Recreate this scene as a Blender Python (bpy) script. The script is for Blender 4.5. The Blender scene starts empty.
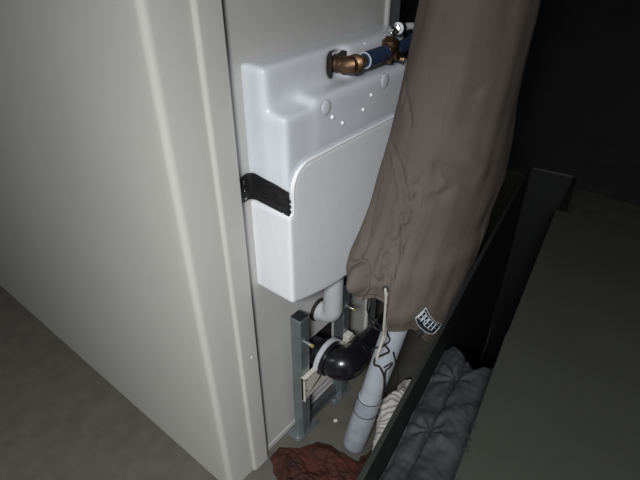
import bpy, bmesh, math, random
from mathutils import Vector, Matrix, noise
from mathutils.bvhtree import BVHTree
random.seed(4)
C = bpy.context.scene.collection
R = math.radians
PI = math.pi

# ------------------------------------------------------------------ materials
def mat(name, col, rough=.6, metal=0, spec=.5, coat=0, var=0, vscale=8, bump=0, bscale=60, sss=0, col2=None, detail=4, emis=None):
    m = bpy.data.materials.new(name); m.use_nodes = True
    nt = m.node_tree; b = nt.nodes['Principled BSDF']
    b.inputs['Base Color'].default_value = (*col, 1)
    b.inputs['Roughness'].default_value = rough
    b.inputs['Metallic'].default_value = metal
    b.inputs['Specular IOR Level'].default_value = spec
    b.inputs['Coat Weight'].default_value = coat
    b.inputs['Coat Roughness'].default_value = .12
    if sss:
        b.inputs['Subsurface Weight'].default_value = sss
        b.inputs['Subsurface Radius'].default_value = (.03, .03, .03)
        b.inputs['Subsurface Scale'].default_value = .4
    tc = nt.nodes.new('ShaderNodeTexCoord')
    if var or col2:
        n = nt.nodes.new('ShaderNodeTexNoise'); n.inputs['Scale'].default_value = vscale; n.inputs['Detail'].default_value = detail
        nt.links.new(tc.outputs['Object'], n.inputs['Vector'])
        r = nt.nodes.new('ShaderNodeValToRGB')
        c2 = col2 if col2 else tuple(c*(1-var) for c in col)
        r.color_ramp.elements[0].position = .35; r.color_ramp.elements[0].color = (*c2, 1)
        r.color_ramp.elements[1].position = .65; r.color_ramp.elements[1].color = (*col, 1)
        nt.links.new(n.outputs['Fac'], r.inputs['Fac']); nt.links.new(r.outputs['Color'], b.inputs['Base Color'])
    if bump:
        n2 = nt.nodes.new('ShaderNodeTexNoise'); n2.inputs['Scale'].default_value = bscale; n2.inputs['Detail'].default_value = 5
        nt.links.new(tc.outputs['Object'], n2.inputs['Vector'])
        bp = nt.nodes.new('ShaderNodeBump'); bp.inputs['Strength'].default_value = bump; bp.inputs['Distance'].default_value = .002
        nt.links.new(n2.outputs['Fac'], bp.inputs['Height']); nt.links.new(bp.outputs['Normal'], b.inputs['Normal'])
    if emis:
        b.inputs['Emission Color'].default_value = (*col, 1); b.inputs['Emission Strength'].default_value = emis
    return m

M = dict(
    panel=mat('painted_panel', (.56, .555, .52), .45, spec=.35, var=.04, vscale=3, bump=.05, bscale=300),
    wall=mat('wall_panel', (.54, .54, .52), .5, spec=.3, var=.05, vscale=4, bump=.05, bscale=200),
    edge=mat('edge_strip', (.6, .6, .58), .4),
    column=mat('grey_column', (.16, .165, .17), .5, var=.2),
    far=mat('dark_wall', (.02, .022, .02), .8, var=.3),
    room=mat('room_plaster', (.09, .088, .08), .9, var=.1),
    concrete=mat('concrete_floor', (.112, .108, .088), .8, col2=(.09, .086, .072), vscale=14, detail=8, bump=.4, bscale=90),
    gasket=mat('gasket', (.02, .02, .02), .8),
    tank=mat('milky_plastic', (.77, .80, .85), .2, spec=.5, coat=.35, var=.06, vscale=9, sss=.6, bump=.08, bscale=40),
    foam=mat('white_foam', (.82, .83, .86), .75, spec=.25, var=.03, vscale=60, bump=.25, bscale=240),
    bead=mat('foam_rim', (.93, .93, .95), .2, spec=.6),
    hole=mat('cavity', (.02, .018, .018), .8),
    black=mat('black_plastic', (.012, .012, .013), .4, spec=.45, bump=.1, bscale=200),
    rubber=mat('black_pipe_plastic', (.012, .012, .016), .28, spec=.5, coat=.3, var=.3, vscale=30),
    screw=mat('steel_screw', (.75, .75, .75), .25, metal=1),
    galv=mat('galvanised_steel', (.33, .375, .39), .36, metal=.75, var=.25, vscale=14, bump=.15, bscale=80),
    dsteel=mat('dull_steel', (.13, .135, .14), .5, metal=.6, var=.3, vscale=10),
    cap=mat('end_cap', (.02, .023, .025), .35, bump=.1),
    rod=mat('zinc_rod', (.75, .77, .74), .3, metal=1),
    tip=mat('yellow_tip', (.62, .55, .2), .4, metal=.7),
    brass=mat('brass', (.27, .165, .1), .45, metal=1, var=.45, vscale=60, bump=.2, bscale=150),
    chrome=mat('chrome', (.8, .8, .78), .15, metal=1),
    bluei=mat('blue_insulation', (.03, .055, .115), .5, spec=.4, var=.3, vscale=30, bump=.3, bscale=120),
    ring=mat('pale_ring', (.6, .66, .74), .5),
    wpipe=mat('grey_white_pipe', (.55, .57, .58), .4, spec=.4, var=.08, vscale=12),
    bracket=mat('cream_bracket', (.66, .64, .55), .55, var=.1, vscale=20),
    clampm=mat('pale_clamp', (.58, .57, .63), .5, var=.2, vscale=40),
    cover=mat('taupe_fabric', (.135, .111, .094), .8, spec=.25, var=.14, vscale=7, bump=.35, bscale=120, detail=6),
    hem=mat('dark_hem', (.06, .048, .04), .85),
    label=mat('label_black', (.02, .024, .028), .6),
    letters=mat('label_thread', (.5, .56, .6), .6),
    cordw=mat('pale_cord', (.45, .42, .38), .7),
    cordb=mat('black_cord', (.012, .012, .012), .7),
    tube=mat('white_tube', (.47, .51, .56), .5, col2=(.40, .43, .48), vscale=18, detail=8, bump=.2, bscale=90),
    tube2=mat('tube_sleeve', (.42, .46, .51), .5, col2=(.33, .36, .41), vscale=22, detail=8, bump=.3, bscale=70),
    red=mat('rust_red_sheet', (.080, .026, .017), .8, spec=.2, col2=(.036, .017, .014), vscale=20, detail=8, bump=.6, bscale=60),
    cream=mat('cream_fabric', (.74, .71, .67), .85, var=.2, vscale=14, bump=.3),
    boxb=mat('box_black', (.008, .009, .008), .5, spec=.3),
    boxrim=mat('box_rim_green_grey', (.011, .0125, .0105), .6, var=.2),
    olive=mat('olive_board', (.017, .0185, .0125), .8, var=.12, vscale=6, bump=.2, bscale=60),
    nick=mat('dark_nick', (.006, .006, .006), .9),
    quilt=mat('grey_quilt', (.026, .0275, .030), .75, spec=.25, var=.25, vscale=12, bump=.3, bscale=150),
    lamp=mat('lamp_diffuser', (1, .97, .9), .5, emis=6),
    paper=mat('pale_chip', (.7, .68, .6), .8),
)

# ------------------------------------------------------------------ helpers
def link(name, me, m, parent=None, smooth=False):
    me.materials.clear()
    me.materials.append(m)
    if smooth:
        for p in me.polygons: p.use_smooth = True
    o = bpy.data.objects.new(name, me); C.objects.link(o)
    if parent is not None: o.parent = parent
    return o

def fin(name, bm, m, parent=None, smooth=False, bevel=0, seg=2, sharp=35):
    bmesh.ops.recalc_face_normals(bm, faces=bm.faces)
    me = bpy.data.meshes.new(name); bm.to_mesh(me); bm.free()
    o = link(name, me, m, parent, smooth)
    if smooth and sharp:
        try: me.set_sharp_from_angle(angle=R(sharp))
        except Exception: pass
    if bevel:
        b = o.modifiers.new('b', 'BEVEL'); b.width = bevel; b.segments = seg; b.limit_method = 'ANGLE'
        o.data.polygons.foreach_set('use_smooth', [True]*len(o.data.polygons))
        try: me.set_sharp_from_angle(angle=R(50))
        except Exception: pass
    return o

def box(bm, x0, x1, y0, y1, z0, z1):
    v = [bm.verts.new((x, y, z)) for x in (x0, x1) for y in (y0, y1) for z in (z0, z1)]
    for f in ((0,1,3,2),(4,6,7,5),(0,4,5,1),(2,3,7,6),(0,2,6,4),(1,5,7,3)):
        bm.faces.new([v[i] for i in f])
    return v

def prism(bm, pts, y0, y1):
    """pts (x,z) polygon extruded in y"""
    a = [bm.verts.new((p[0], y0, p[1])) for p in pts]
    b = [bm.verts.new((p[0], y1, p[1])) for p in pts]
    bm.faces.new(a); bm.faces.new(b[::-1])
    n = len(pts)
    for i in range(n): bm.faces.new((a[i], b[i], b[(i+1) % n], a[(i+1) % n]))

def prism_z(bm, pts, z0, z1):
    a = [bm.verts.new((p[0], p[1], z0)) for p in pts]
    b = [bm.verts.new((p[0], p[1], z1)) for p in pts]
    bm.faces.new(a); bm.faces.new(b[::-1])
    n = len(pts)
    for i in range(n): bm.faces.new((a[i], b[i], b[(i+1) % n], a[(i+1) % n]))

def smooth_path(pts, n=8):
    P = [Vector(p) for p in pts]; out = []
    for i in range(len(P)-1):
        p0 = P[max(i-1, 0)]; p1 = P[i]; p2 = P[i+1]; p3 = P[min(i+2, len(P)-1)]
        for k in range(n):
            t = k/n
            out.append(.5*((2*p1)+(-p0+p2)*t+(2*p0-5*p1+4*p2-p3)*t*t+(-p0+3*p1-3*p2+p3)*t**3))
    out.append(P[-1]); return out

def sweep(bm, pts, rad, seg=12, caps=True):
    """tube along pts; rad number or list"""
    P = [Vector(p) for p in pts]; n = len(P)
    rr = rad if isinstance(rad, (list, tuple)) else [rad]*n
    t0 = (P[1]-P[0]).normalized()
    up = Vector((0, 0, 1)) if abs(t0.z) < .9 else Vector((1, 0, 0))
    s = t0.cross(up).normalized(); rings = []
    for i in range(n):
        t = (P[min(i+1, n-1)]-P[max(i-1, 0)]).normalized()
        s = (s - t*s.dot(t)).normalized(); w = t.cross(s)
        rings.append([bm.verts.new(P[i]+(s*math.cos(a)+w*math.sin(a))*rr[i]) for a in [2*PI*k/seg for k in range(seg)]])
    for i in range(n-1):
        for k in range(seg):
            bm.faces.new((rings[i][k], rings[i][(k+1) % seg], rings[i+1][(k+1) % seg], rings[i+1][k]))
    if caps: bm.faces.new(rings[0][::-1]); bm.faces.new(rings[-1])

def lathe(bm, p0, d, prof, seg=24):
    """prof list of (along, radius)"""
    d = Vector(d).normalized(); p0 = Vector(p0)
    sweep_pts = [p0+d*a for a, r in prof]
    up = Vector((0, 0, 1)) if abs(d.z) < .9 else Vector((1, 0, 0))
    s = d.cross(up).normalized(); w = d.cross(s); rings = []
    for (a, r) in prof:
        rings.append([bm.verts.new(p0+d*a+(s*math.cos(2*PI*k/seg)+w*math.sin(2*PI*k/seg))*max(r, 1e-4)) for k in range(seg)])
    for i in range(len(prof)-1):
        for k in range(seg):
            bm.faces.new((rings[i][k], rings[i][(k+1) % seg], rings[i+1][(k+1) % seg], rings[i+1][k]))
    bm.faces.new(rings[0][::-1]); bm.faces.new(rings[-1])

def arc3(c, a, b, r, a0, a1, n=10):
    c = Vector(c); a = Vector(a); b = Vector(b)
    return [c+a*(r*math.cos(a0+(a1-a0)*i/n))+b*(r*math.sin(a0+(a1-a0)*i/n)) for i in range(n+1)]

def bake(o, mods):
    """apply modifiers and keep the evaluated mesh"""
    for k, kw in mods:
        md = o.modifiers.new(k, k)
        for a, v in kw.items(): setattr(md, a, v)
    dg = bpy.context.evaluated_depsgraph_get(); dg.update()
    me = bpy.data.meshes.new_from_object(o.evaluated_get(dg))
    m = o.data.materials[0]
    o.modifiers.clear(); o.data = me; me.materials.clear(); me.materials.append(m)
    for p in me.polygons: p.use_smooth = True

def thing(name, label, cat, loc=(0, 0, 0), group=None):
    o = bpy.data.objects.new(name, None); o.empty_display_size = .05; C.objects.link(o)
    o['label'] = label; o['category'] = cat
    if group: o['group'] = group
    return o   # (origins kept at world zero; 'base' moves it, see rebase)

def rebase(root, loc):
    """put the Empty at the base of its thing, leaving the parts where they stand"""
    root.location = loc
    for ch in root.children:
        ch.matrix_parent_inverse = Matrix.Translation(-Vector(loc))

def tag(o, label, cat, group=None, kind=None):
    o['label'] = label; o['category'] = cat
    if group: o['group'] = group
    if kind: o['kind'] = kind

def struct(o): o['kind'] = 'structure'; return o

# ------------------------------------------------------------------ room shell
bm = bmesh.new(); box(bm, -1.6, 3.2, -2.0, 3.2, -.1, 0)
struct(fin('floor', bm, M['concrete']))
bm = bmesh.new(); box(bm, -1.6, 3.2, -2.0, 3.2, 2.5, 2.6)
struct(fin('ceiling', bm, M['room']))
# partition: face turned to the left
bm = bmesh.new(); box(bm, .495, .53, .79, 3.2, 0, 2.5)
struct(fin('wall_left', bm, M['panel']))
# corner casing with a rounded corner; its front is trim_1
bm = bmesh.new()
r = .016
pts = [(.495, .79)] + [(.495+r-r*math.cos(a), .751+r-r*math.sin(a)) for a in [PI/2*k/7 for k in range(8)]] + [(.592, .751), (.592, .80), (.53, .80), (.53, .79)]
prism_z(bm, pts, 0, 2.5)
struct(fin('trim_1', bm, M['panel'], smooth=True, sharp=35))
# flat jamb panel, standing 1 cm proud, with a rounded left edge
bm = bmesh.new()
r = .008
pts = [(.588, .79), (.588, .741+r)] + [(.588+r-r*math.cos(a), .741+r-r*math.sin(a)) for a in [PI/2*k/6 for k in range(1, 7)]] + [(.6440, .741), (.6440, .79)]
prism_z(bm, pts, .001, 2.5)
struct(fin('trim_2', bm, M['panel'], smooth=True, sharp=35))
bm = bmesh.new(); box(bm, .6440, .6490, .767, .79, 0, 2.5)
struct(fin('trim_3', bm, M['gasket']))
# back wall with a rectangular cut for the drain
bm = bmesh.new()
hx0, hx1, hz0, hz1 = .83, 1.05, .045, .335
box(bm, .6490, hx0, .762, .80, 0, 2.5)
box(bm, hx0, hx1, .762, .80, hz1, 2.5)
box(bm, hx0, hx1, .762, .80, 0, hz0)
box(bm, hx1, 1.203, .762, .80, 0, 2.5)
struct(fin('wall_back', bm, M['wall']))
bm = bmesh.new(); box(bm, .654, 1.203, .759, .762, 0, .022)
struct(fin('baseboard_back', bm, M['wall'], bevel=.002))
bm = bmesh.new(); box(bm, 1.203, 1.216, .752, .80, 0, 2.5)
struct(fin('trim_4', bm, M['edge'], bevel=.003))
bm = bmesh.new(); box(bm, 1.216, 1.283, .764, .83, 0, 2.5)
struct(fin('trim_5', bm, M['column'], bevel=.003))
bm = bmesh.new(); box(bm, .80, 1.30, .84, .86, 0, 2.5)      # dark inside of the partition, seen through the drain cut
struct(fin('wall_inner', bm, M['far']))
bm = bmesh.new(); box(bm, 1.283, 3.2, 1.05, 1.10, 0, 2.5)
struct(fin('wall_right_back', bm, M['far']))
bm = bmesh.new()
box(bm, -1.6, .495, 3.2, 3.3, 0, 2.5); struct(fin('wall_far', bm, M['room']))
bm = bmesh.new(); box(bm, -1.7, -1.6, -2, 3.2, 0, 2.5); struct(fin('wall_west', bm, M['room']))
bm = bmesh.new(); box(bm, -1.6, 3.2, -2.1, -2, 0, 2.5); struct(fin('wall_front', bm, M['room']))
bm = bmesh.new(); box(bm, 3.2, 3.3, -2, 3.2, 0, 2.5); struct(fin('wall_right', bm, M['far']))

# the old partition leans a hair to the left towards the top
for nm in ('wall_left', 'trim_1', 'trim_2', 'trim_3'):
    for q in bpy.data.objects[nm].data.vertices:
        q.co.x -= q.co.z*(.003+.005*min(1, max(0, (.646-q.co.x)/.12)))
for q in bpy.data.objects['wall_back'].data.vertices:
    if q.co.x < .66: q.co.x -= q.co.z*.003

# panel fixing screw low on the flat jamb
bm = bmesh.new(); lathe(bm, (.622, .7415, .485), (0, -1, 0), [(0, .0035), (.0012, .0035), (.002, .002)], 12)
tag(fin('screw', bm, M['bead'], smooth=True), 'tiny bright screw head in the narrow white jamb panel', 'screw')
bm = bmesh.new(); lathe(bm, (.742, .7625, 1.372), (0, -1, 0), [(0, .003), (.0012, .003), (.002, .0015)], 12)
tag(fin('screw', bm, M['nick'], smooth=True), 'small dark fixing head in the wall above the cistern', 'screw')

# ------------------------------------------------------------------ cistern
cis = thing('cistern', 'white plastic and foam toilet cistern mounted on the grey wall', 'cistern')
bm = bmesh.new()
def zb(x): return .681 - .048*max(0, math.sin(PI*(min(max(x, .69), 1.19)-.69)/.5))**.9
hxa, hxb, hza, hzb = .893, .936, 1.172, 1.224
# upper block with the niche for the valve left open
for b in ((.6885, hxa, .698, .772, .935, 1.236), (hxb, 1.186, .692, .772, .80, 1.236), (hxa-.01, hxb+.01, .698, .772, .80, hza), (hxa-.01, hxb+.01, .698, .772, hzb, 1.236), (hxa-.01, hxb+.01, .735, .772, .80, 1.236)):
    box(bm, *b)
box(bm, .691, 1.186, .650, .772, .935, 1.148)
box(bm, .700, 1.18, .655, .755, .72, .95)
box(bm, .782, 1.186, .647, .758, 1.05, 1.163)
box(bm, .945, 1.186, .684, .758, 1.14, 1.228)
tank = fin('tank', bm, M['tank'], cis)
bake(tank, [('REMESH', dict(mode='VOXEL', voxel_size=.0042)), ('SMOOTH', dict(factor=.7, iterations=42))])
# bosses and nubs moulded in the tank
bm = bmesh.new()
def dome(x, y, z, n, rr, h, seg=20):
    lathe(bm, Vector((x, y, z))-Vector(n).normalized()*.006, n, [(0, rr)]+[(.006+h*math.sin(t), rr*math.cos(t)) for t in [PI/2*k/7 for k in range(8)]], seg)
dome(.818, .648, 1.136, (0, -1, 0), .017, .004)
fin('boss', bm, M['tank'], cis, smooth=True, sharp=60)
bm = bmesh.new()
dome(1.043, .648, 1.140, (0, -1, 0), .018, .004)
fin('boss', bm, M['tank'], cis, smooth=True, sharp=60)
for (x, z, q) in ((.838, 1.110, .0045), (.985, 1.122, .0042), (.955, 1.095, .0042), (.875, 1.086, .0042)):
    bm = bmesh.new(); dome(x, .648, z, (0, -1, 0), q*1.25, .006, 14)
    fin('nub', bm, M['bead'], cis, smooth=True, sharp=60)
bm = bmesh.new()
dome(.705, .742, 1.030, (-1, -.3, 0), .012, .004)
fin('boss', bm, M['tank'], cis, smooth=True, sharp=60)
bm = bmesh.new()
sweep(bm, [Vector((.992+.034*math.cos(a), .735+.014*math.sin(a), 1.2335)) for a in [2*PI*k/40 for k in range(41)]], .0022, 8, False)
fin('moulded_ring', bm, M['tank'], cis, smooth=True)
bm = bmesh.new(); box(bm, hxa+.001, hxb-.001, .728, .7345, hza+.001, hzb-.001)
box(bm, hxa-.0015, hxa+.0025, .694, .735, hza, hzb); box(bm, hxb-.0025, hxb+.0015, .686, .735, hza, hzb)
fin('valve_opening', bm, M['hole'], cis)
# foam lower jacket + raised front pad
bm = bmesh.new()
xs = [.690+.5*k/24 for k in range(25)]
poly = [(x, zb(x)) for x in xs] + [(1.190, .928), (.687, .928), (.687, zb(.69))]
prism(bm, poly, .643, .770)
pad = [(.698, .90), (.700, .985), (.706, 1.008), (.718, 1.025), (.738, 1.036), (.77, 1.040), (1.19, 1.041), (1.19, .90)]
prism(bm, pad, .643, .700)
foam = fin('foam_jacket', bm, M['foam'], cis)
bake(foam, [('REMESH', dict(mode='VOXEL', voxel_size=.0042)), ('SMOOTH', dict(factor=.6, iterations=7))])
bm = bmesh.new()
rim = smooth_path([(.6895, .664, .931), (.6915, .654, .927), (.695, .6465, .927), (.701, .6445, .935), (.7025, .6445, .985), (.7085, .6445, 1.006), (.720, .6445, 1.0235), (.74, .6445, 1.0345), (.77, .6445, 1.0385), (.98, .6445, 1.0395), (1.183, .6445, 1.0395)], 6)
sweep(bm, rim, .0034, 8)
fin('pad_rim', bm, M['bead'], cis, smooth=True)
for k in range(5):
    z = 1.112-.008*k
    bm = bmesh.new()
    sweep(bm, smooth_path([(.6955, .672, z), (.6965, .660, z), (.702, .6525, z), (.712, .6512, z), (.742, .6512, z)], 5), .0007, 6)
    fin('moulded_line', bm, M['tank'], cis, smooth=True)
rebase(cis, (.94, .76, .69))

# ------------------------------------------------------------------ black bracket
br = thing('mounting_bracket', 'black plastic angle bracket strapping the cistern to the wall', 'bracket')
bm = bmesh.new()
# flange on the wall then arm along the cistern's side (thin L in plan, with height .06)
def strip(pts, z0s, z1s, th):
    n = len(pts); A = []
    for i, (x, y) in enumerate(pts):
        p = Vector((x, y)); t = (Vector(pts[min(i+1, n-1)])-Vector(pts[max(i-1, 0)])).normalized()
        q = Vector((t.y, -t.x))*th
        A.append([bm.verts.new((p.x, p.y, z0s[i])), bm.verts.new((p.x, p.y, z1s[i])), bm.verts.new((p.x+q.x, p.y+q.y, z1s[i])), bm.verts.new((p.x+q.x, p.y+q.y, z0s[i]))])
    for a, b in zip(A, A[1:]):
        for k in range(4): bm.faces.new((a[k], b[k], b[(k+1) % 4], a[(k+1) % 4]))
    bm.faces.new(A[0][::-1]); bm.faces.new(A[-1])
pl = [(.6455, .7555), (.660, .7555), (.674, .7555), (.681, .751), (.6845, .742), (.6865, .72), (.6875, .69), (.6875, .664), (.6875, .646)]
strip(pl, [.934, .937, .939, .939, .938, .935, .932, .930, .929], [.990, .999, 1.003, 1.004, 1.004, 1.0, .996, .991, .988], -.004)
base = fin('base_plate', bm, M['black'], br, bevel=.0012)
bm = bmesh.new()   # ribs, slot, hook teeth
for z in (.951, .982): box(bm, .6815, .6835, .655, .728, z-.0015, z+.0015)
box(bm, .6812, .6835, .684, .689, .960, .973); box(bm, .6812, .6835, .689, .700, .970, .973)
for z in (.944, .957, .970): box(bm, .682, .6875, .640, .647, z-.0035, z+.0035)
box(bm, .6815, .6835, .7, .735, .962, .965)
fin('strap_rib', bm, M['black'], br, bevel=.0006)
for z in (.950, .970, .989):
    bm = bmesh.new(); lathe(bm, (.6615, .7515, z), (0, -1, 0), [(0, .0036), (.001, .0036), (.002, .0022), (.0021, .0008)], 12)
    fin('screw', bm, M['screw'], br, smooth=True)
rebase(br, (.665, .7555, .93))

# ------------------------------------------------------------------ water supply valve and pipe
vp = thing('supply_valve', 'brass water valve with blue sleeved pipe entering the cistern top', 'valve')
ax, ay, az = 0, .655, 1.203
bm = bmesh.new()
# ribbed brass elbow coming out of the niche and turning right
lathe(bm, (.913, .728, 1.199), (.06, -1, .02), [(0, .015), (.028, .015), (.030, .0185), (.036, .0185), (.038, .0165), (.043, .0165), (.045, .0185), (.050, .0185), (.053, .016), (.056, .016), (.064, .016)], 24)
sweep(bm, [(.915, .685, 1.200), (.917, .668, 1.201), (.923, .659, 1.202), (.934, .655, 1.203), (.945, .655, 1.203)], [.0165, .019, .020, .018, .012], 20)
lathe(bm, (.918, .655, 1.203), (1, 0, 0), [(0, .016), (.003, .0205), (.007, .0180), (.010, .0210), (.014, .0180), (.017, .0195), (.022, .011), (.030, .010)], 24)
lathe(bm, (.944, .655, 1.203), (1, 0, 0), [(0, .010), (.002, .0145), (.012, .0145), (.014, .011), (.026, .011)], 6)
fin('brass_elbow', bm, M['brass'], vp, smooth=True, sharp=30)
bm = bmesh.new(); lathe(bm, (.963, .655, 1.203), (1, 0, 0), [(0, .0165), (.001, .0185), (.0815, .0185), (.082, .0165)], 28)
sl = fin('pipe_sleeve', bm, M['bluei'], vp, smooth=True, sharp=40)
bm = bmesh.new(); sweep(bm, [Vector((.9635,   .655+.0168*math.cos(a), 1.203+.0168*math.sin(a))) for a in [2*PI*k/32 for k in range(33)]], .0018, 8, False)
fin('sleeve_ring', bm, M['ring'], sl, smooth=True)
bm = bmesh.new()   # tee body
lathe(bm, (1.048, .655, 1.203), (1, 0, 0), [(0, .010), (.003, .0155), (.012, .0155), (.014, .012), (.030, .012), (.032, .0155), (.040, .0155), (.042, .010)], 8)
lathe(bm, (1.068, .655, 1.176), (0, 0, 1), [(0, .006), (.002, .010), (.010, .010), (.012, .0165), (.036, .0185), (.040, .0205), (.052, .0205), (.055, .0155), (.060, .0125), (.063, .009)], 20)
lathe(bm, (1.068, .655, 1.197), (0, -1, 0), [(0, .008), (.016, .008), (.018, .0105), (.024, .0105), (.026, .004)], 8)
lathe(bm, (1.086, .650, 1.186), (.4, -1, -.2), [(0, .006), (.016, .006), (.018, .009), (.022, .009)], 8)
fin('brass_tee', bm, M['brass'], vp, smooth=True, sharp=30)
bm = bmesh.new()
lathe(bm, (1.068, .655, 1.238), (0, 0, 1), [(0, .009), (.002, .0095), (.006, .0095), (.008, .006), (.012, .0045)], 16)
lathe(bm, (1.062, .655, 1.250), (1, 0, .0), [(0, .005), (.002, .0075), (.012, .0075), (.014, .005), (.022, .005)], 12)
lathe(bm, (1.084, .655, 1.250), (1, 0, 0), [(0, .007), (.002, .0105), (.010, .0105), (.012, .008)], 6)
fin('chrome_tap', bm, M['chrome'], vp, smooth=True, sharp=30)
bm = bmesh.new(); lathe(bm, (1.096, .655, 1.250), (1, 0, 0), [(0, .009), (.001, .0135), (.004, .0135), (.005, .009)], 24)
fin('white_washer', bm, M['bead'], vp, smooth=True, sharp=40)
bm = bmesh.new(); lathe(bm, (1.101, .655, 1.250), (1, 0, 0), [(0, .008), (.002, .011), (.018, .011), (.020, .007)], 6)
fin('dark_nut', bm, M['cap'], vp, smooth=True, sharp=30)
bm = bmesh.new(); sweep(bm, smooth_path([(1.12, .655, 1.250), (1.17, .655, 1.243), (1.23, .668, 1.22), (1.30, .72, 1.14), (1.38, .85, .98), (1.42, 1.05, .9)], 6), .0085, 12)
fin('hose', bm, M['bead'], vp, smooth=True)
bm = bmesh.new(); sweep(bm, smooth_path([(1.090, .655, 1.203), (1.14, .657, 1.204), (1.20, .67, 1.206), (1.27, .72, 1.206), (1.34, .82, 1.20), (1.40, 1.05, 1.2)], 6), .016, 16)
fin('pipe_sleeve', bm, M['bluei'], vp, smooth=True)
rebase(vp, (.915, .728, 1.199))

# ------------------------------------------------------------------ flush elbow
fl = thing('flush_pipe', 'pale plastic flush pipe bending from the cistern bottom into the wall', 'pipe')
bm = bmesh.new()
cx, cy, rr = .928, .703, .040
path = [Vector((cx, cy, .652)), Vector((cx, cy, .60)), Vector((cx, cy, .52))] + arc3((cx, cy+rr, .474), (0, -1, 0), (0, 0, -1), rr, 0, PI/2, 12) + [Vector((cx, .765, .434))]
sweep(bm, path, .030, 28)
fin('pipe', bm, M['wpipe'], fl, smooth=True, sharp=60)
bm = bmesh.new(); lathe(bm, (cx, .7615, .434), (0, -1, 0), [(0, .040), (.003, .040), (.004, .036), (.010, .036), (.011, .031)], 32)
fin('wall_flange', bm, M['gasket'], fl, smooth=True, sharp=30)
bm = bmesh.new(); lathe(bm, (cx, .7515, .434), (0, -1, 0), [(0, .0345), (.008, .0345), (.009, .031)], 32)
box(bm, cx-.004, cx+.010, .726, .750, .394, .402)
fin('collar', bm, M['wpipe'], fl, smooth=True, sharp=30)
rebase(fl, (cx, .762, .434))

# ------------------------------------------------------------------ steel mounting frame
fr = thing('cistern_stand', 'galvanised steel cistern stand bolted to the floor', 'frame')
def post(x0, x1, ztop):
    bm = bmesh.new(); box(bm, x0, x1, .705, .745, .005, ztop)
    p = fin('post', bm, M['galv'], fr, bevel=.0025)
    bm = bmesh.new(); box(bm, x0+.0015, x1-.0015, .7065, .7435, ztop, ztop+.003)
    fin('end_cap', bm, M['cap'], p, bevel=.001)
    return p
post(.780, .818, .516); post(.988, 1.022, .516)
def foot(x0, x1):
    bm = bmesh.new(); box(bm, x0, x1, .699, .755, 0, .0055)
    f = fin('foot_plate', bm, M['galv'], fr, bevel=.001)
    xs_ = (x0+x0+.030)/2
    bm = bmesh.new()
    lathe(bm, (xs_-.002, .712, .0055), (0, 0, 1), [(0, .008), (.0015, .008), (.0016, .0055), (.006, .0055), (.007, .0035), (.014, .0035)], 6)
    fin('anchor_bolt', bm, M['screw'], f, smooth=True, sharp=30)
foot(.750, .857); foot(.948, 1.050)
bm = bmesh.new(); box(bm, .818, .988, .728, .745, .006, .044)
box(bm, .818, .988, .722, .728, .006, .010)
fin('crossbar', bm, M['dsteel'], fr, bevel=.001)
bm = bmesh.new(); box(bm, .818, .988, .738, .745, .11, .145)
fin('crossbar', bm, M['dsteel'], fr, bevel=.001)
def rod(x, z):
    bm = bmesh.new(); lathe(bm, (x, .706, z), (0, -1, 0), [(0, .0045), (.034, .0045), (.036, .003)], 12)
    q = fin('threaded_rod', bm, M['rod'], fr, smooth=True, sharp=40)
    bm = bmesh.new(); lathe(bm, (x, .672, z), (0, -1, 0), [(0, .0055), (.008, .0055), (.009, .004)], 12)
    fin('rod_cap', bm, M['tip'], q, smooth=True, sharp=40)
    bm = bmesh.new(); box(bm, x-.008, x+.008, .697, .706, z-.008, z+.008)
    fin('rod_nut', bm, M['galv'], q, bevel=.001)
rod(.787, .444); rod(.994, .438)
rebase(fr, (.9, .725, 0))

# ------------------------------------------------------------------ drain bracket + pipe
db = thing('drain_bracket', 'cream plastic bracket with a half round clamp on the steel frame', 'bracket')
px0, pz0, pr = .899, .284, .060
bm = bmesh.new()
pts = [(.776, .192), (.776, .296), (.836, .296)]
ang = [PI - .45 + (.95-PI+.45+1.2)*0]  # placeholder keeps list shape simple
inner = [(px0+pr*math.cos(a), pz0+pr*math.sin(a)) for a in [R(150)+R(240)*k/24 for k in range(25)]]
pts = [(.776, .192), (.776, .296), (inner[0][0]-.001, .296)] + inner[:] 
pts += [(1.020, .296), (1.020, .192)]
inner2 = [p for p in inner]
# plate below the pipe: follows the lower half of the pipe
low = [(px0+pr*math.cos(a), pz0+pr*math.sin(a)) for a in [R(171)+R(198)*k/24 for k in range(25)]]
poly = [(.776, .190), (.776, .292)] + low + [(1.024, .292), (1.024, .190)]
v0 = [bm.verts.new((x, .697, z)) for x, z in poly]; v1 = [bm.verts.new((x, .7045, z)) for x, z in poly]
def strip_faces(vs):
    # split into a left, a lower and a right piece so the ring stays open
    e = bm.faces.new(vs); return e
f0 = strip_faces(v0); f1 = strip_faces(v1[::-1])
n = len(poly)
for i in range(n): bm.faces.new((v0[i], v1[i], v1[(i+1) % n], v0[(i+1) % n]))
bmesh.ops.triangulate(bm, faces=[f0, f1])
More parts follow.
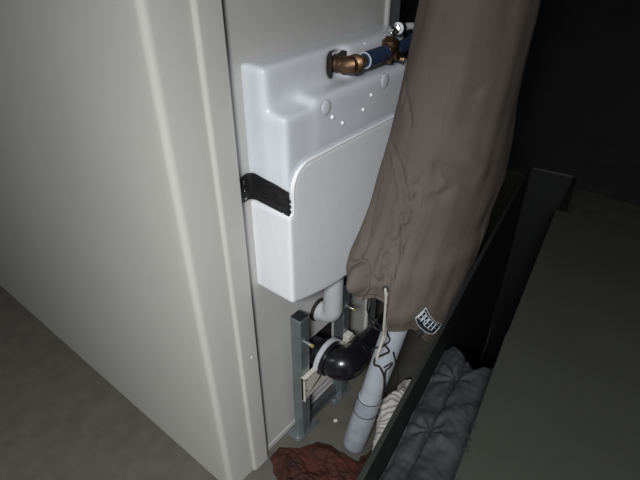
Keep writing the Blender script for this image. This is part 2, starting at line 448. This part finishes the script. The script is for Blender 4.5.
# rims that make it a channel
box(bm, .776, .780, .690, .705, .192, .296)
box(bm, .776, .838, .690, .698, .288, .292)
box(bm, .985, 1.024, .683, .698, .292, .296)
fin('plate', bm, M['bracket'], db)
for z in (.226, .274, ):
    bm = bmesh.new(); lathe(bm, (.793, .6975, z), (0, -1, 0), [(0, .0042), (.0015, .0042), (.002, .003)], 10)
    fin('rivet', bm, M['screw'], db, smooth=True)
bm = bmesh.new()
arcp = [Vector((px0+(pr+.006)*math.cos(a), 0, pz0+(pr+.006)*math.sin(a))) for a in [R(178)-R(150)*k/24 for k in range(25)]]
th = .007
rings = []
for k, q in enumerate(arcp):
    a = R(178)-R(150)*k/24; o_ = Vector((math.cos(a), 0, math.sin(a)))
    rings.append([bm.verts.new((q.x+o_.x*s, y, q.z+o_.z*s)) for s, y in ((-th/2, .688), (th/2, .688), (th/2, .704), (-th/2, .704))])
for a, b in zip(rings, rings[1:]):
    for k in range(4): bm.faces.new((a[k], b[k], b[(k+1) % 4], a[(k+1) % 4]))
bm.faces.new(rings[0]); bm.faces.new(rings[-1][::-1])
fin('clamp_arc', bm, M['clampm'], db, bevel=.001)
bm = bmesh.new(); box(bm, .985, 1.012, .680, .704, .298, .318)
fin('clamp_lug', bm, M['bracket'], db, bevel=.002)
rebase(db, (.9, .70, .192))

dp = thing('drain_pipe', 'thick black plastic drain elbow running out of the wall', 'pipe')
bm = bmesh.new()
er = .049
path = [Vector((px0, .82, pz0)), Vector((px0, .72, pz0)), Vector((px0, .68, pz0))] + arc3((px0+.040, .674, pz0), (-1, 0, 0), (0, -1, 0), .040, 0, PI/2, 12) + [Vector((.985, .634, pz0-.002)), Vector((1.08, .640, pz0-.012)), Vector((1.30, .66, pz0-.04)), Vector((1.5, .74, pz0-.07))]
rad = [er]*3 + [er+.006*math.sin(PI*k/12) for k in range(13)] + [.043, .041, .040, .040]
sweep(bm, path, rad, 36)
fin('elbow', bm, M['rubber'], dp, smooth=True, sharp=60)
bm = bmesh.new(); lathe(bm, (px0, .710, pz0), (0, -1, 0), [(0, er), (.001, .056), (.012, .057), (.024, .057), (.030, .055), (.032, er)], 40)
fin('socket', bm, M['rubber'], dp, smooth=True, sharp=40)
bm = bmesh.new(); lathe(bm, (.972, .634, pz0-.002), (1, .01, -.04), [(0, .044), (.001, .0475), (.018, .0475), (.020, .042)], 40)
fin('collar', bm, M['rubber'], dp, smooth=True, sharp=40)
rebase(dp, (px0, .76, pz0))

# ------------------------------------------------------------------ fabric cover
Z = [.3, .5, .6, .7, .8, .9, 1.0, 1.1, 1.25, 1.4, 1.55, 1.9]
CX = [.97, .98, .985, .986, 1.030, 1.100, 1.127, 1.152, 1.177, 1.198, 1.207, 1.2]
RX = [.18, .19, .205, .228, .250, .253, .222, .201, .182, .172, .167, .14]
RY = [.12, .12, .12, .125, .13, .13, .13, .125, .12, .115, .11, .10]
CY = [.48, .48, .48, .485, .49, .49, .495, .5, .5, .5, .5, .5]
def itp(z, A):
    if z <= Z[0]: return A[0]
    for i in range(len(Z)-1):
        if z <= Z[i+1]:
            t = (z-Z[i])/(Z[i+1]-Z[i]); return A[i]*(1-t)+A[i+1]*t
    return A[-1]
def sm(a, b, x):
    t = min(1, max(0, (x-a)/(b-a))); return t*t*(3-2*t)
def zbot(d):     # hem height by angle in degrees (180 = towards -x, 270 = towards the viewer's side)
    z = .708 + .010*math.sin(R(d*3)) - .008*sm(182, 196, d)
    z += .036*sm(168, 190, d)
    z -= .086*sm(202.5, 204.5, d)
    z -= .105*sm(222, 250, d)
    z += .0
    if d < 40: z = .65
    return z
GRV = [  # creases (points, depth, width); negative depth = ridge
    (((.962, .583, 1.04), (.924, .539, 1.022), (.899, .499, .987), (.886, .472, .959), (.880, .465, .93)), .011, .006),
    (((.935, .56, 1.03), (.905, .52, 1.0), (.889, .489, .955), (.876, .475, .92)), -.008, .008),
    (((.876, .483, .947), (.853, .455, .89), (.835, .44, .85), (.828, .436, .825)), .006, .006),
    (((.866, .470, .947), (.845, .462, .89), (.822, .445, .85), (.818, .446, .825)), -.005, .007),
    (((.925, .57, 1.02), (.895, .565, .95), (.865, .555, .88), (.822, .535, .84), (.806, .532, .815)), .022, .008),
    (((.800, .545, .785), (.793, .530, .803), (.787, .512, .808), (.776, .496, .790), (.768, .490, .757), (.766, .505, .725)), .026, .008),
    (((.780, .535, .775), (.772, .515, .765), (.768, .512, .735)), -.010, .010),
    (((.79, .53, .80), (.775, .515, .77), (.77, .505, .735)), -.012, .012),
    (((.921, .426, .985), (.937, .427, 1.019), (.965, .39, 1.0), (1.004, .371, .982)), .012, .018),
    (((.90, .44, .95), (.93, .41, .955), (.95, .40, .97)), .010, .014),
    (((.98, .40, 1.05), (1.01, .385, 1.02), (1.05, .372, .99)), -.008, .022),
    (((1.033, .597, 1.195), (.995, .572, 1.157), (.985, .565, 1.12)), .009, .005),
    (((.995, .572, 1.157), (.954, .526, 1.099), (.945, .51, 1.06)), .006, .008),
    (((.86, .43, .80), (.835, .42, .76), (.825, .405, .72)), .005, .008),
    (((.80, .45, .76), (.812, .428, .745), (.83, .41, .748)), .006, .005),
    (((1.02, .42, 1.30), (1.05, .40, 1.33), (1.10, .39, 1.32)), .008, .012),
    (((.99, .45, 1.17), (1.03, .42, 1.16), (1.05, .41, 1.18)), .006, .010),
]
GRV = [([Vector(p) for p in a], d, w) for a, d, w in GRV]
def segd(p, a, b):
    ab = b-a; t = max(0, min(1, (p-a).dot(ab)/ab.length_squared)); return (p-(a+ab*t)).length, t
def cover_pt(deg, z, ztop):
    a = R(deg); c, s = math.cos(a), math.sin(a)
    cx, cy, rx, ry = itp(z, CX), itp(z, CY), itp(z, RX), itp(z, RY)
    p = Vector((cx+rx*c, cy+ry*s, z)); nrm = Vector((c/rx, s/ry, 0)).normalized()
    d = 0
    q = Vector((c*1.6, s*1.6, z*1.4))
    d += .006*noise.noise(q*1.6+Vector((3, 1, 5))) + .0025*noise.noise(Vector((c*4, s*4, z*9)))
    # vertical gather folds, stronger towards the hem
    k = sm(1.15, .75, z)
    k *= 1-.8*sm(212, 225, deg)*(1-sm(270, 290, deg))
    d += .0022*k*math.sin(a*17+3*math.sin(z*5)+4*noise.noise(Vector((c, s, z*2)))) + .0025*k*noise.noise(Vector((c*11, s*11, z*3)))
    # small puckers around the seam
    b = math.exp(-((deg-192)/8)**2)*sm(1.02, .98, z)*sm(.74, .80, z)
    d += b*.011*noise.noise(Vector((c*9, s*9, z*55)))
    # overlap flap: the front panel stands proud of the left one
    d += .010*sm(201, 204, deg)*sm(.84, .78, z)*(1-sm(300, 330, deg))
    # curled lower left bulge
    d += .016*math.exp(-((deg-165)/26)**2)*math.exp(-((z-.755)/.05)**2)
    for pts, dep, w in GRV:
        if p.z < min(v.z for v in pts)-.06 or p.z > max(v.z for v in pts)+.06: continue
        m = 9
        for i in range(len(pts)-1):
            dd, t = segd(p, pts[i], pts[i+1])
            if dd < m: m = dd; u = (i+t)/(len(pts)-1)
        if m < w*3.5:
            d -= dep*math.exp(-(m/w)**2)*(math.sin(PI*min(1, max(0, .06+u*.88)))**.5)
    # pull in near the hem
    d -= .010*sm(.05, 0, z-zbot(deg))
    return p+nrm*d
cv = thing('fabric_cover', 'brown fabric protective cover with drawcord hanging in front of the cistern', 'cover')
NA, NZ = 400, 330
bm = bmesh.new(); ztop = 1.9
grid = []
for i in range(NZ+1):
    t = i/NZ; t = t*(.55+.45*t)      # more rows low down
    row = []
    for k in range(NA):
        deg = 360*k/NA
        # concentrate columns on the visible side
        deg = (deg + 0) % 360
        z0 = zbot(deg); z = z0+(ztop-z0)*t
        row.append(bm.verts.new(cover_pt(deg, z, ztop)))
    grid.append(row)
for i in range(NZ):
    for k in range(NA):
        bm.faces.new((grid[i][k], grid[i][(k+1) % NA], grid[i+1][(k+1) % NA], grid[i+1][k]))
top = bm.verts.new((1.16, .5, 1.97)); 
for k in range(NA): bm.faces.new((grid[NZ][k], grid[NZ][(k+1) % NA], top))
bmesh.ops.recalc_face_normals(bm, faces=bm.faces)
bvh = BVHTree.FromBMesh(bm)
cloth = fin('cloth', bm, M['cover'], cv, smooth=True, sharp=0)
sd = cloth.modifiers.new('s', 'SOLIDIFY'); sd.thickness = .002; sd.offset = -1
def on_cover(p, off=.001):
    h, nn, i, d = bvh.find_nearest(Vector(p))
    c = Vector((itp(h.z, CX), itp(h.z, CY), h.z))
    if nn.dot(h-c) < 0: nn = -nn
    return h+nn*off, nn
# hem line
bm = bmesh.new()
hem = []
for k in range(0, 361):
    d = k % 360
    p = cover_pt(d, zbot(d)+.012, ztop); hem.append(on_cover(p, .0006)[0])
sweep(bm, hem, .0009, 6, False)
fin('hem_stitching', bm, M['hem'], cv, smooth=True)
# sewn label
P0, N0 = on_cover((.876, .380, .650))
pu = Vector((.60, -.2, -.80)); pu = (pu-N0*pu.dot(N0)).normalized(); pv = N0.cross(pu).normalized()
if pv.z < 0: pv = -pv
def lab(u, v, off): return on_cover(P0+pu*u+pv*v+N0*.004, off)[0]
LW, LH = .058, .026
def curve_v(u, v): return v - .004*math.cos(u/LW*1.3)+.004 - .0  # gentle shield curve
def lab_poly(name, f_in, m, off, nu=24, nv=8, parent=cv):
    bm = bmesh.new(); G = []
    for i in range(nu+1):
        G.append([bm.verts.new(lab(*f_in(i/nu, j/nv), off)) for j in range(nv+1)])
    for i in range(nu):
        for j in range(nv): bm.faces.new((G[i][j], G[i+1][j], G[i+1][j+1], G[i][j+1]))
    return fin(name, bm, m, parent, smooth=True, sharp=0)
def shield(s, t, sc=1):
    u = (s-.5)*2*LW*sc; w = abs(s-.5)*2
    top = LH*(.80-.30*(1-w*w))*sc; bot = -LH*(1.05-.55*w*w*1.0)*sc - .002*0
    return (u, bot+(top-bot)*t)
lb = lab_poly('label', lambda s, t: shield(s, t), M['label'], .0012)
bm = bmesh.new()
edge = []
for i in range(33): edge.append(shield(i/32, 1))
for i in range(1, 9): edge.append(shield(1, 1-i/8))
for i in range(1, 33): edge.append(shield(1-i/32, 0))
for i in range(1, 9): edge.append(shield(0, i/8))
sweep(bm, [lab(u, v, .0018) for u, v in edge], .0013, 6, False)
fin('label_border', bm, M['letters'], lb, smooth=True)
# stitched capitals on the label
STK = {'B': [[(0,0),(0,1),(.6,1),(.75,.85),(.75,.65),(.6,.5),(0,.5)],[(.6,.5),(.8,.35),(.8,.15),(.6,0),(0,0)]],
       'R': [[(0,0),(0,1),(.6,1),(.78,.85),(.78,.62),(.6,.48),(0,.48)],[(.4,.48),(.8,0)]],
       'E': [[(.75,1),(0,1),(0,0),(.75,0)],[(0,.5),(.6,.5)]],
       'F': [[(.75,1),(0,1),(0,0)],[(0,.5),(.6,.5)]]}
bm = bmesh.new()
word = 'BREEF'; cw = .0215; ch = .021
for i, ch_ in enumerate(word):
    u0 = -.053+i*cw; w = abs((u0+cw*.4)/LW)
    base_v = -.0125 + .006*w*w
    for st in STK[ch_]:
        pts = []
        for a, b in zip(st, st[1:]):
            for q in range(4): pts.append((a[0]+(b[0]-a[0])*q/4, a[1]+(b[1]-a[1])*q/4))
        pts.append(st[-1])
        sweep(bm, [lab(u0+x*cw*.95, base_v+y*ch, .0019) for x, y in pts], .0012, 6)
fin('lettering', bm, M['letters'], lb, smooth=True)
# eyelet, pale drawcord and black cord lock
E0, EN = on_cover((.795, .452, .766), .001)
bm = bmesh.new(); lathe(bm, E0-EN*.001, EN, [(0, .0075), (.0022, .0075), (.003, .006), (.0032, .003)], 20)
fin('eyelet', bm, M['cordb'], cv, smooth=True, sharp=30)
bm = bmesh.new()
e = E0+EN*.004
s0 = e
sweep(bm, smooth_path([E0, e, s0+Vector((-.001, -.004, -.02)), s0+Vector((.002, -.004, -.08)), s0+Vector((.006, -.002, -.12)), s0+Vector((.012, 0, -.15)), s0+Vector((.004, .0, -.175)), s0+Vector((-.006, .0, -.195))], 6), .0034, 8)
sweep(bm, smooth_path([s0+Vector((.004, -.003, -.01)), s0+Vector((.010, .0, -.08)), s0+Vector((.020, .0, -.15)), s0+Vector((.017, .0, -.165)), s0+Vector((.0, 0, -.185)), s0+Vector((-.012, .0, -.215))], 6), .003, 8)
fin('drawcord', bm, M['cordw'], cv, smooth=True)
K0, KN = on_cover((.843, .39, .612), .004)
bm = bmesh.new(); lathe(bm, K0-Vector((.008, 0, .002)), (1, -.3, .15), [(0, .004), (.002, .0085), (.016, .0095), (.020, .006), (.021, .003)], 16)
fin('cord_lock', bm, M['cordb'], cv, smooth=True, sharp=40)
rebase(cv, (.97, .48, .58))

# ------------------------------------------------------------------ leaning white tube
tb = thing('storage_tube', 'long white plastic tube standing on the floor under the brown cover', 'tube')
A = Vector((.862, .556, .004)); B = Vector((.892, .470, .545)); D = (B-A).normalized()
bm = bmesh.new()
lathe(bm, A, D, [(0, .026), (.001, .033), (.005, .0365), (.012, .0372), (.03, .0375), (.18, .0372), (.255, .0362), (.257, .034)], 36)
low_ = fin('lower_sleeve', bm, M['tube2'], tb, smooth=True, sharp=40)
bm = bmesh.new(); lathe(bm, A+D*.24, D, [(0, .0335), (.4, .0335), (.60, .0335), (.603, .030)], 36)
fin('upper_tube', bm, M['tube'], tb, smooth=True, sharp=40)
# black line wound round it (two turns)
S = D.cross(Vector((0, 0, 1))).normalized(); W = D.cross(S)
for al, rr_ in ((.195, .0382), (.258, .0372)):
    bm = bmesh.new()
    sweep(bm, [A+D*(al+.006*math.sin(a))+(S*math.cos(a)+W*math.sin(a))*rr_ for a in [2*PI*k/40 for k in range(41)]], .0014, 6, False)
    fin('cord_turn', bm, M['cordb'], tb, smooth=True)
rebase(tb, tuple(A))

# tangled black elastic cord hanging over the tube
cz = thing('elastic_cord', 'thin black cord zigzagging over the white tube below the cover', 'cord')
bm = bmesh.new()
CORD1 = [(.845,.520,.640),(.862,.532,.573),(.872,.512,.541),(.858,.474,.566),(.853,.480,.530),(.855,.459,.507),(.851,.470,.490),(.850,.495,.458),(.849,.496,.433),(.848,.480,.438),(.852,.466,.410),(.858,.464,.364),(.866,.470,.300)]
CORD2 = [(.854,.469,.436),(.860,.458,.450),(.866,.452,.456),(.862,.456,.438),(.856,.464,.420),(.864,.462,.342),(.890,.459,.306),(.896,.447,.339),(.897,.444,.374),(.890,.451,.429),(.863,.450,.501)]
sweep(bm, smooth_path(CORD1, 5), .003, 7)
fin('cord_strand', bm, M['cordb'], cz, smooth=True)
bm = bmesh.new(); sweep(bm, smooth_path(CORD2, 6), .0025, 7)
fin('cord_strand', bm, M['cordb'], cz, smooth=True)
bm = bmesh.new(); sweep(bm, smooth_path([(.800, .500, .700), (.808, .505, .655), (.832, .505, .612), (.853, .485, .575), (.858, .462, .545), (.846, .475, .520), (.842, .500, .498), (.846, .505, .470)], 6), .0024, 7)
fin('cord_strand', bm, M['cordb'], cz, smooth=True)
rebase(cz, (.84, .47, .45))

# ------------------------------------------------------------------ long black box with quilted cloth and olive board
u = Vector((math.cos(R(9)), math.sin(R(9)), 0)); v = Vector((math.sin(R(9)), -math.cos(R(9)), 0)); O = Vector((.358, .222, 0))
def bp(s, t, z): return O+u*s+v*t+Vector((0, 0, z))
def bbox(bm, s0, s1, t0, t1, z0, z1):
    vs = [bm.verts.new(bp(s, t, z)) for s in (s0, s1) for t in (t0, t1) for z in (z0, z1)]
    for f in ((0,1,3,2),(4,6,7,5),(0,4,5,1),(2,3,7,6),(0,2,6,4),(1,5,7,3)): bm.faces.new([vs[i] for i in f])
sb = thing('storage_box', 'tall narrow black open box with a green grey rim right of the cover', 'box')
S0, S1, TW = -.10, 1.22, .133
for nm, a in (('side_panel', (S0, S1, 0, .007, .0, .792)), ('side_panel', (S0, S1, TW, TW+.012, .0, .789)),
              ('end_panel', (S0, S0+.012, .012, TW, .0, .789)), ('end_panel', (S1-.012, S1, .012, TW, .0, .789)),
              ('base', (S0+.012, S1-.012, .012, TW, .0, .012))):
    bm = bmesh.new(); bbox(bm, *a); fin(nm, bm, M['boxb'], sb)
bm = bmesh.new(); bbox(bm, S0, S1, -.001, .008, .792, .80); fin('rim', bm, M['boxrim'], sb, bevel=.002)
bm = bmesh.new(); bbox(bm, S1-.0125, S1, .0125, TW, .789, .80); fin('rim', bm, M['boxrim'], sb, bevel=.002)
rebase(sb, tuple(bp(.55, .07, 0)))

ob = thing('olive_board', 'flat olive green board lying along the right edge of the black box', 'board')
bm = bmesh.new()
bs = [(S0, TW-.012), (.0, TW-.010), (.16, TW-.012), (.40, TW-.016), (.42, TW-.014), (.95, TW-.012), (.95, TW+.42), (S0, TW+.42)]
a = [bm.verts.new(bp(s, t, .8005)) for s, t in bs]; b = [bm.verts.new(bp(s, t, .8085)) for s, t in bs]
bm.faces.new(a); bm.faces.new(b[::-1])
for i in range(len(bs)): bm.faces.new((a[i], b[i], b[(i+1) % len(bs)], a[(i+1) % len(bs)]))
fin('board', bm, M['olive'], ob, bevel=.0015)
bm = bmesh.new()
for s, t in ((.128, TW-.0085), (.140, TW-.009), (.165, TW-.010), (.175, TW-.0105), (.12, TW-.007)):
    bbox(bm, s-.003, s+.003, t-.003, t+.002, .8080, .8092)
fin('edge_nick', bm, M['nick'], ob)
rebase(ob, tuple(bp(.4, TW+.1, .8)))

# quilted cloth stuffed in the box
bm = bmesh.new(); NU, NV = 240, 60; G = []
s_a, s_b = S0+.016, .50
def quilt_z(s, t):
    w = (t-.012)/(TW-.012)
    z = .690+.018*math.sin(PI*min(1, max(0, w)))**.5
    seam = .042+.10*(s-.0)*.35                   # seam running down the length
    dist = abs(t-seam)
    z -= .007*math.exp(-(dist/.0028)**2)
    z += .006*min(1, dist/.02)
    pk = .0
    for sc, tc in ((.03, .05), (.20, .07), (.34, .085)):
        dx, dy = s-sc, t-seam; an = math.atan2(dy*1.0, dx)
        rr = math.hypot(dx, dy)
        pk += .0022*math.sin(an*7+sc*40+6*noise.noise(Vector((s*9, t*9, 1))))*math.exp(-(rr/.09)**2)*min(1, rr/.012)
    z += pk
    z += .008*noise.noise(Vector((s*10, t*12, 0))) + .004*noise.noise(Vector((s*20+t*35, t*60-s*22, 4)))
    z += .0030*math.sin((s*70-t*55)+3*noise.noise(Vector((s*8, t*10, 6))))*noise.noise(Vector((s*7, t*7, 11)))*1.6
    z += .0015*noise.noise(Vector((s*90, t*70, 2)))
    z -= .20*sm(.40+.03*noise.noise(Vector((t*40, 3, 1)))+.03*math.sin(t*60), .50, s)
    return z
for i in range(NU+1):
    s = s_a+(s_b-s_a)*i/NU
    G.append([bm.verts.new(bp(s, .0085+(TW-.0100)*j/NV, quilt_z(s, .0085+(TW-.010)*j/NV))) for j in range(NV+1)])
for i in range(NU):
    for j in range(NV): bm.faces.new((G[i][j], G[i+1][j], G[i+1][j+1], G[i][j+1]))
# closed body below
lo = [[bm.verts.new(Vector((q.co.x, q.co.y, .0125))) for q in (G[0][0], G[0][NV])], [bm.verts.new(Vector((q.co.x, q.co.y, .0125))) for q in (G[NU][0], G[NU][NV])]]
bm.faces.new([lo[0][0], lo[0][1], lo[1][1], lo[1][0]])
bm.faces.new([G[0][j] for j in range(NV+1)]+[lo[0][1], lo[0][0]])
bm.faces.new([G[NU][j] for j in range(NV, -1, -1)]+[lo[1][0], lo[1][1]])
bm.faces.new([G[i][0] for i in range(NU, -1, -1)]+[lo[0][0], lo[1][0]])
bm.faces.new([G[i][NV] for i in range(NU+1)]+[lo[1][1], lo[0][1]])
q = fin('padded_cloth', bm, M['quilt'], None, smooth=True, sharp=70)
tag(q, 'dark grey quilted padded cloth with a long seam stuffed inside the black box', 'cloth')

# ------------------------------------------------------------------ rust red crumpled sheet on the floor
outl = [(.648, .735), (.700, .738), (.735, .690), (.790, .655), (.808, .620), (.812, .575), (.820, .512), (.880, .500), (.885, .47), (.854, .470), (.764, .42), (.673, .38), (.55, .50), (.575, .60), (.612, .682)]
def inside(x, y):
    c = False; n = len(outl)
    for i in range(n):
        x1, y1 = outl[i]; x2, y2 = outl[(i+1) % n]
        if (y1 > y) != (y2 > y) and x < (x2-x1)*(y-y1)/(y2-y1)+x1: c = not c
    return c
def edist(x, y):
    p = Vector((x, y)); m = 9
    for i in range(len(outl)):
        a_ = Vector(outl[i]); b_ = Vector(outl[(i+1) % len(outl)])
        m = min(m, segd(p, a_, b_)[0])
    return m
bm = bmesh.new(); st = .0030; V = {}
nx, ny = int(.37/st), int(.38/st)
def red_z(x, y):
    e_ = edist(x, y)
    w1 = noise.noise(Vector((x*12, y*12, 3))); w2 = noise.noise(Vector((x*12, y*12, 8)))
    n1 = noise.noise(Vector((x*9, y*11, 1)))
    r1 = 1-abs(noise.noise(Vector((x*17+w1, y*24+w2, 5))))*2.6; r2 = 1-abs(noise.noise(Vector((x*44+w2*2, y*38+w1*2, 9))))*2.6; r3 = 1-abs(noise.noise(Vector((x*95, y*80, 2))))*2.6
    h = .006+.014*n1+.013*r1*.7+.006*r2+.0025*r3
    return .0012+max(0, h)*sm(0, .035, e_)+.002*sm(0, .004, e_)
for i in range(nx):
    for j in range(ny):
        x = .54+i*st; y = .37+j*st
        jx = x+.006*noise.noise(Vector((x*40, y*40, 2))); jy = y+.006*noise.noise(Vector((x*40, y*40, 7)))
        if inside(x, y): V[i, j] = bm.verts.new((jx, jy, red_z(x, y)))
for (i, j), a_ in list(V.items()):
    if (i+1, j) in V and (i+1, j+1) in V and (i, j+1) in V:
        bm.faces.new((a_, V[i+1, j], V[i+1, j+1], V[i, j+1]))
rs = fin('plastic_sheet', bm, M['red'], None, smooth=True, sharp=45)
md = rs.modifiers.new('s', 'SOLIDIFY'); md.thickness = .0008; md.offset = 1
tag(rs, 'crumpled rust red sheet lying on the grey floor beside the white jamb', 'sheet')

# ------------------------------------------------------------------ cream gathered cloth behind the tube
bm = bmesh.new()
path = [Vector((.850, .445, .02)), Vector((.875, .450, .055)), Vector((.93, .462, .075)), Vector((.99, .495, .09)), Vector((1.05, .495, .085)), Vector((1.10, .50, .07)), Vector((1.14, .505, .05))]
path = smooth_path(path, 48); NS = 72; rings = []
for i, p in enumerate(path):
    f = i/(len(path)-1); t = (path[min(i+1, len(path)-1)]-path[max(i-1, 0)]).normalized()
    s_ = t.cross(Vector((0, 0, 1))).normalized(); w_ = s_.cross(t)
    rr_ = .006+.066*math.sin(PI*min(1, f*1.25+.02))**.5 if f < .78 else .02+.04*(1-f)/.22
    ring = []
    for k in range(NS):
        a_ = 2*PI*k/NS
        pl_ = .035*math.sin(f*150+2.6*a_+2.5*noise.noise(Vector((f*5, math.cos(a_), math.sin(a_)))))+.14*noise.noise(Vector((f*14, math.cos(a_)*2, math.sin(a_)*2)))
        q = p+(s_*math.cos(a_)*.62+w_*math.sin(a_))*rr_*(1+pl_)
        q.z = max(q.z, .001+.002*(k % 2)*0)
        ring.append(bm.verts.new(q))
    rings.append(ring)
for a_, b_ in zip(rings, rings[1:]):
    for k in range(NS): bm.faces.new((a_[k], a_[(k+1) % NS], b_[(k+1) % NS], b_[k]))
bm.faces.new(rings[0][::-1]); bm.faces.new(rings[-1])
cr = fin('gathered_cloth', bm, M['cream'], None, smooth=True, sharp=0)
tag(cr, 'bundle of creased off white cloth on the floor between the white tube and black box', 'cloth')

# small pale chip on the floor
bm = bmesh.new(); prism_z(bm, [(.890, .655), (.899, .652), (.903, .660), (.895, .666), (.889, .662)], 0, .003)
tag(fin('chip', bm, M['paper']), 'tiny pale chip on the grey floor in front of the steel frame', 'chip')

# ------------------------------------------------------------------ light
lt = thing('ceiling_light', 'round hanging ceiling light with a white diffuser', 'light')
LP = Vector((-.46, -.13, 1.86))
bm = bmesh.new(); lathe(bm, LP+Vector((0, 0, .04)), (0, 0, -1), [(0, .17), (.03, .175), (.04, .165)], 40)
fin('housing', bm, M['edge'], lt, smooth=True, sharp=30)
bm = bmesh.new(); lathe(bm, LP+Vector((0, 0, .035)), (0, 0, 1), [(0, .02), (.01, .006), (.585, .006), (.59, .03), (.604, .03)], 16)
fin('hanging_rod', bm, M['edge'], lt, smooth=True, sharp=30)
bm = bmesh.new(); lathe(bm, LP, (0, 0, -1), [(0, .16), (.02, .15), (.035, .11), (.042, .04)], 40)
fin('diffuser', bm, M['lamp'], lt, smooth=True, sharp=60)
rebase(lt, tuple(LP))
ld = bpy.data.lights.new('ceiling_lamp', 'AREA'); ld.shape = 'DISK'; ld.size = .3; ld.energy = 50; ld.color = (.97, .985, 1)
lo_ = bpy.data.objects.new('ceiling_lamp', ld); lo_.location = LP-Vector((0, 0, .06)); C.objects.link(lo_)

w = bpy.data.worlds.new('World'); bpy.context.scene.world = w; w.use_nodes = True
w.node_tree.nodes['Background'].inputs[0].default_value = (.5, .55, .6, 1); w.node_tree.nodes['Background'].inputs[1].default_value = .025

# ------------------------------------------------------------------ camera
cd = bpy.data.cameras.new('Camera'); cam = bpy.data.objects.new('Camera', cd); C.objects.link(cam)
cam.location = (0, 0, 1.5); cd.sensor_width = 36; cd.sensor_fit = 'HORIZONTAL'; cd.lens = 507*36/640; cd.clip_start = .02
th_ = math.atan(340/507)
cam.rotation_euler = (PI/2-th_, 0, R(39.1)-PI/2)
sc = bpy.context.scene; sc.camera = cam
sc.view_settings.view_transform = 'Standard'; sc.view_settings.look = 'None'; sc.view_settings.gamma = 1; sc.view_settings.exposure = 0
sc.view_settings.use_curve_mapping = False
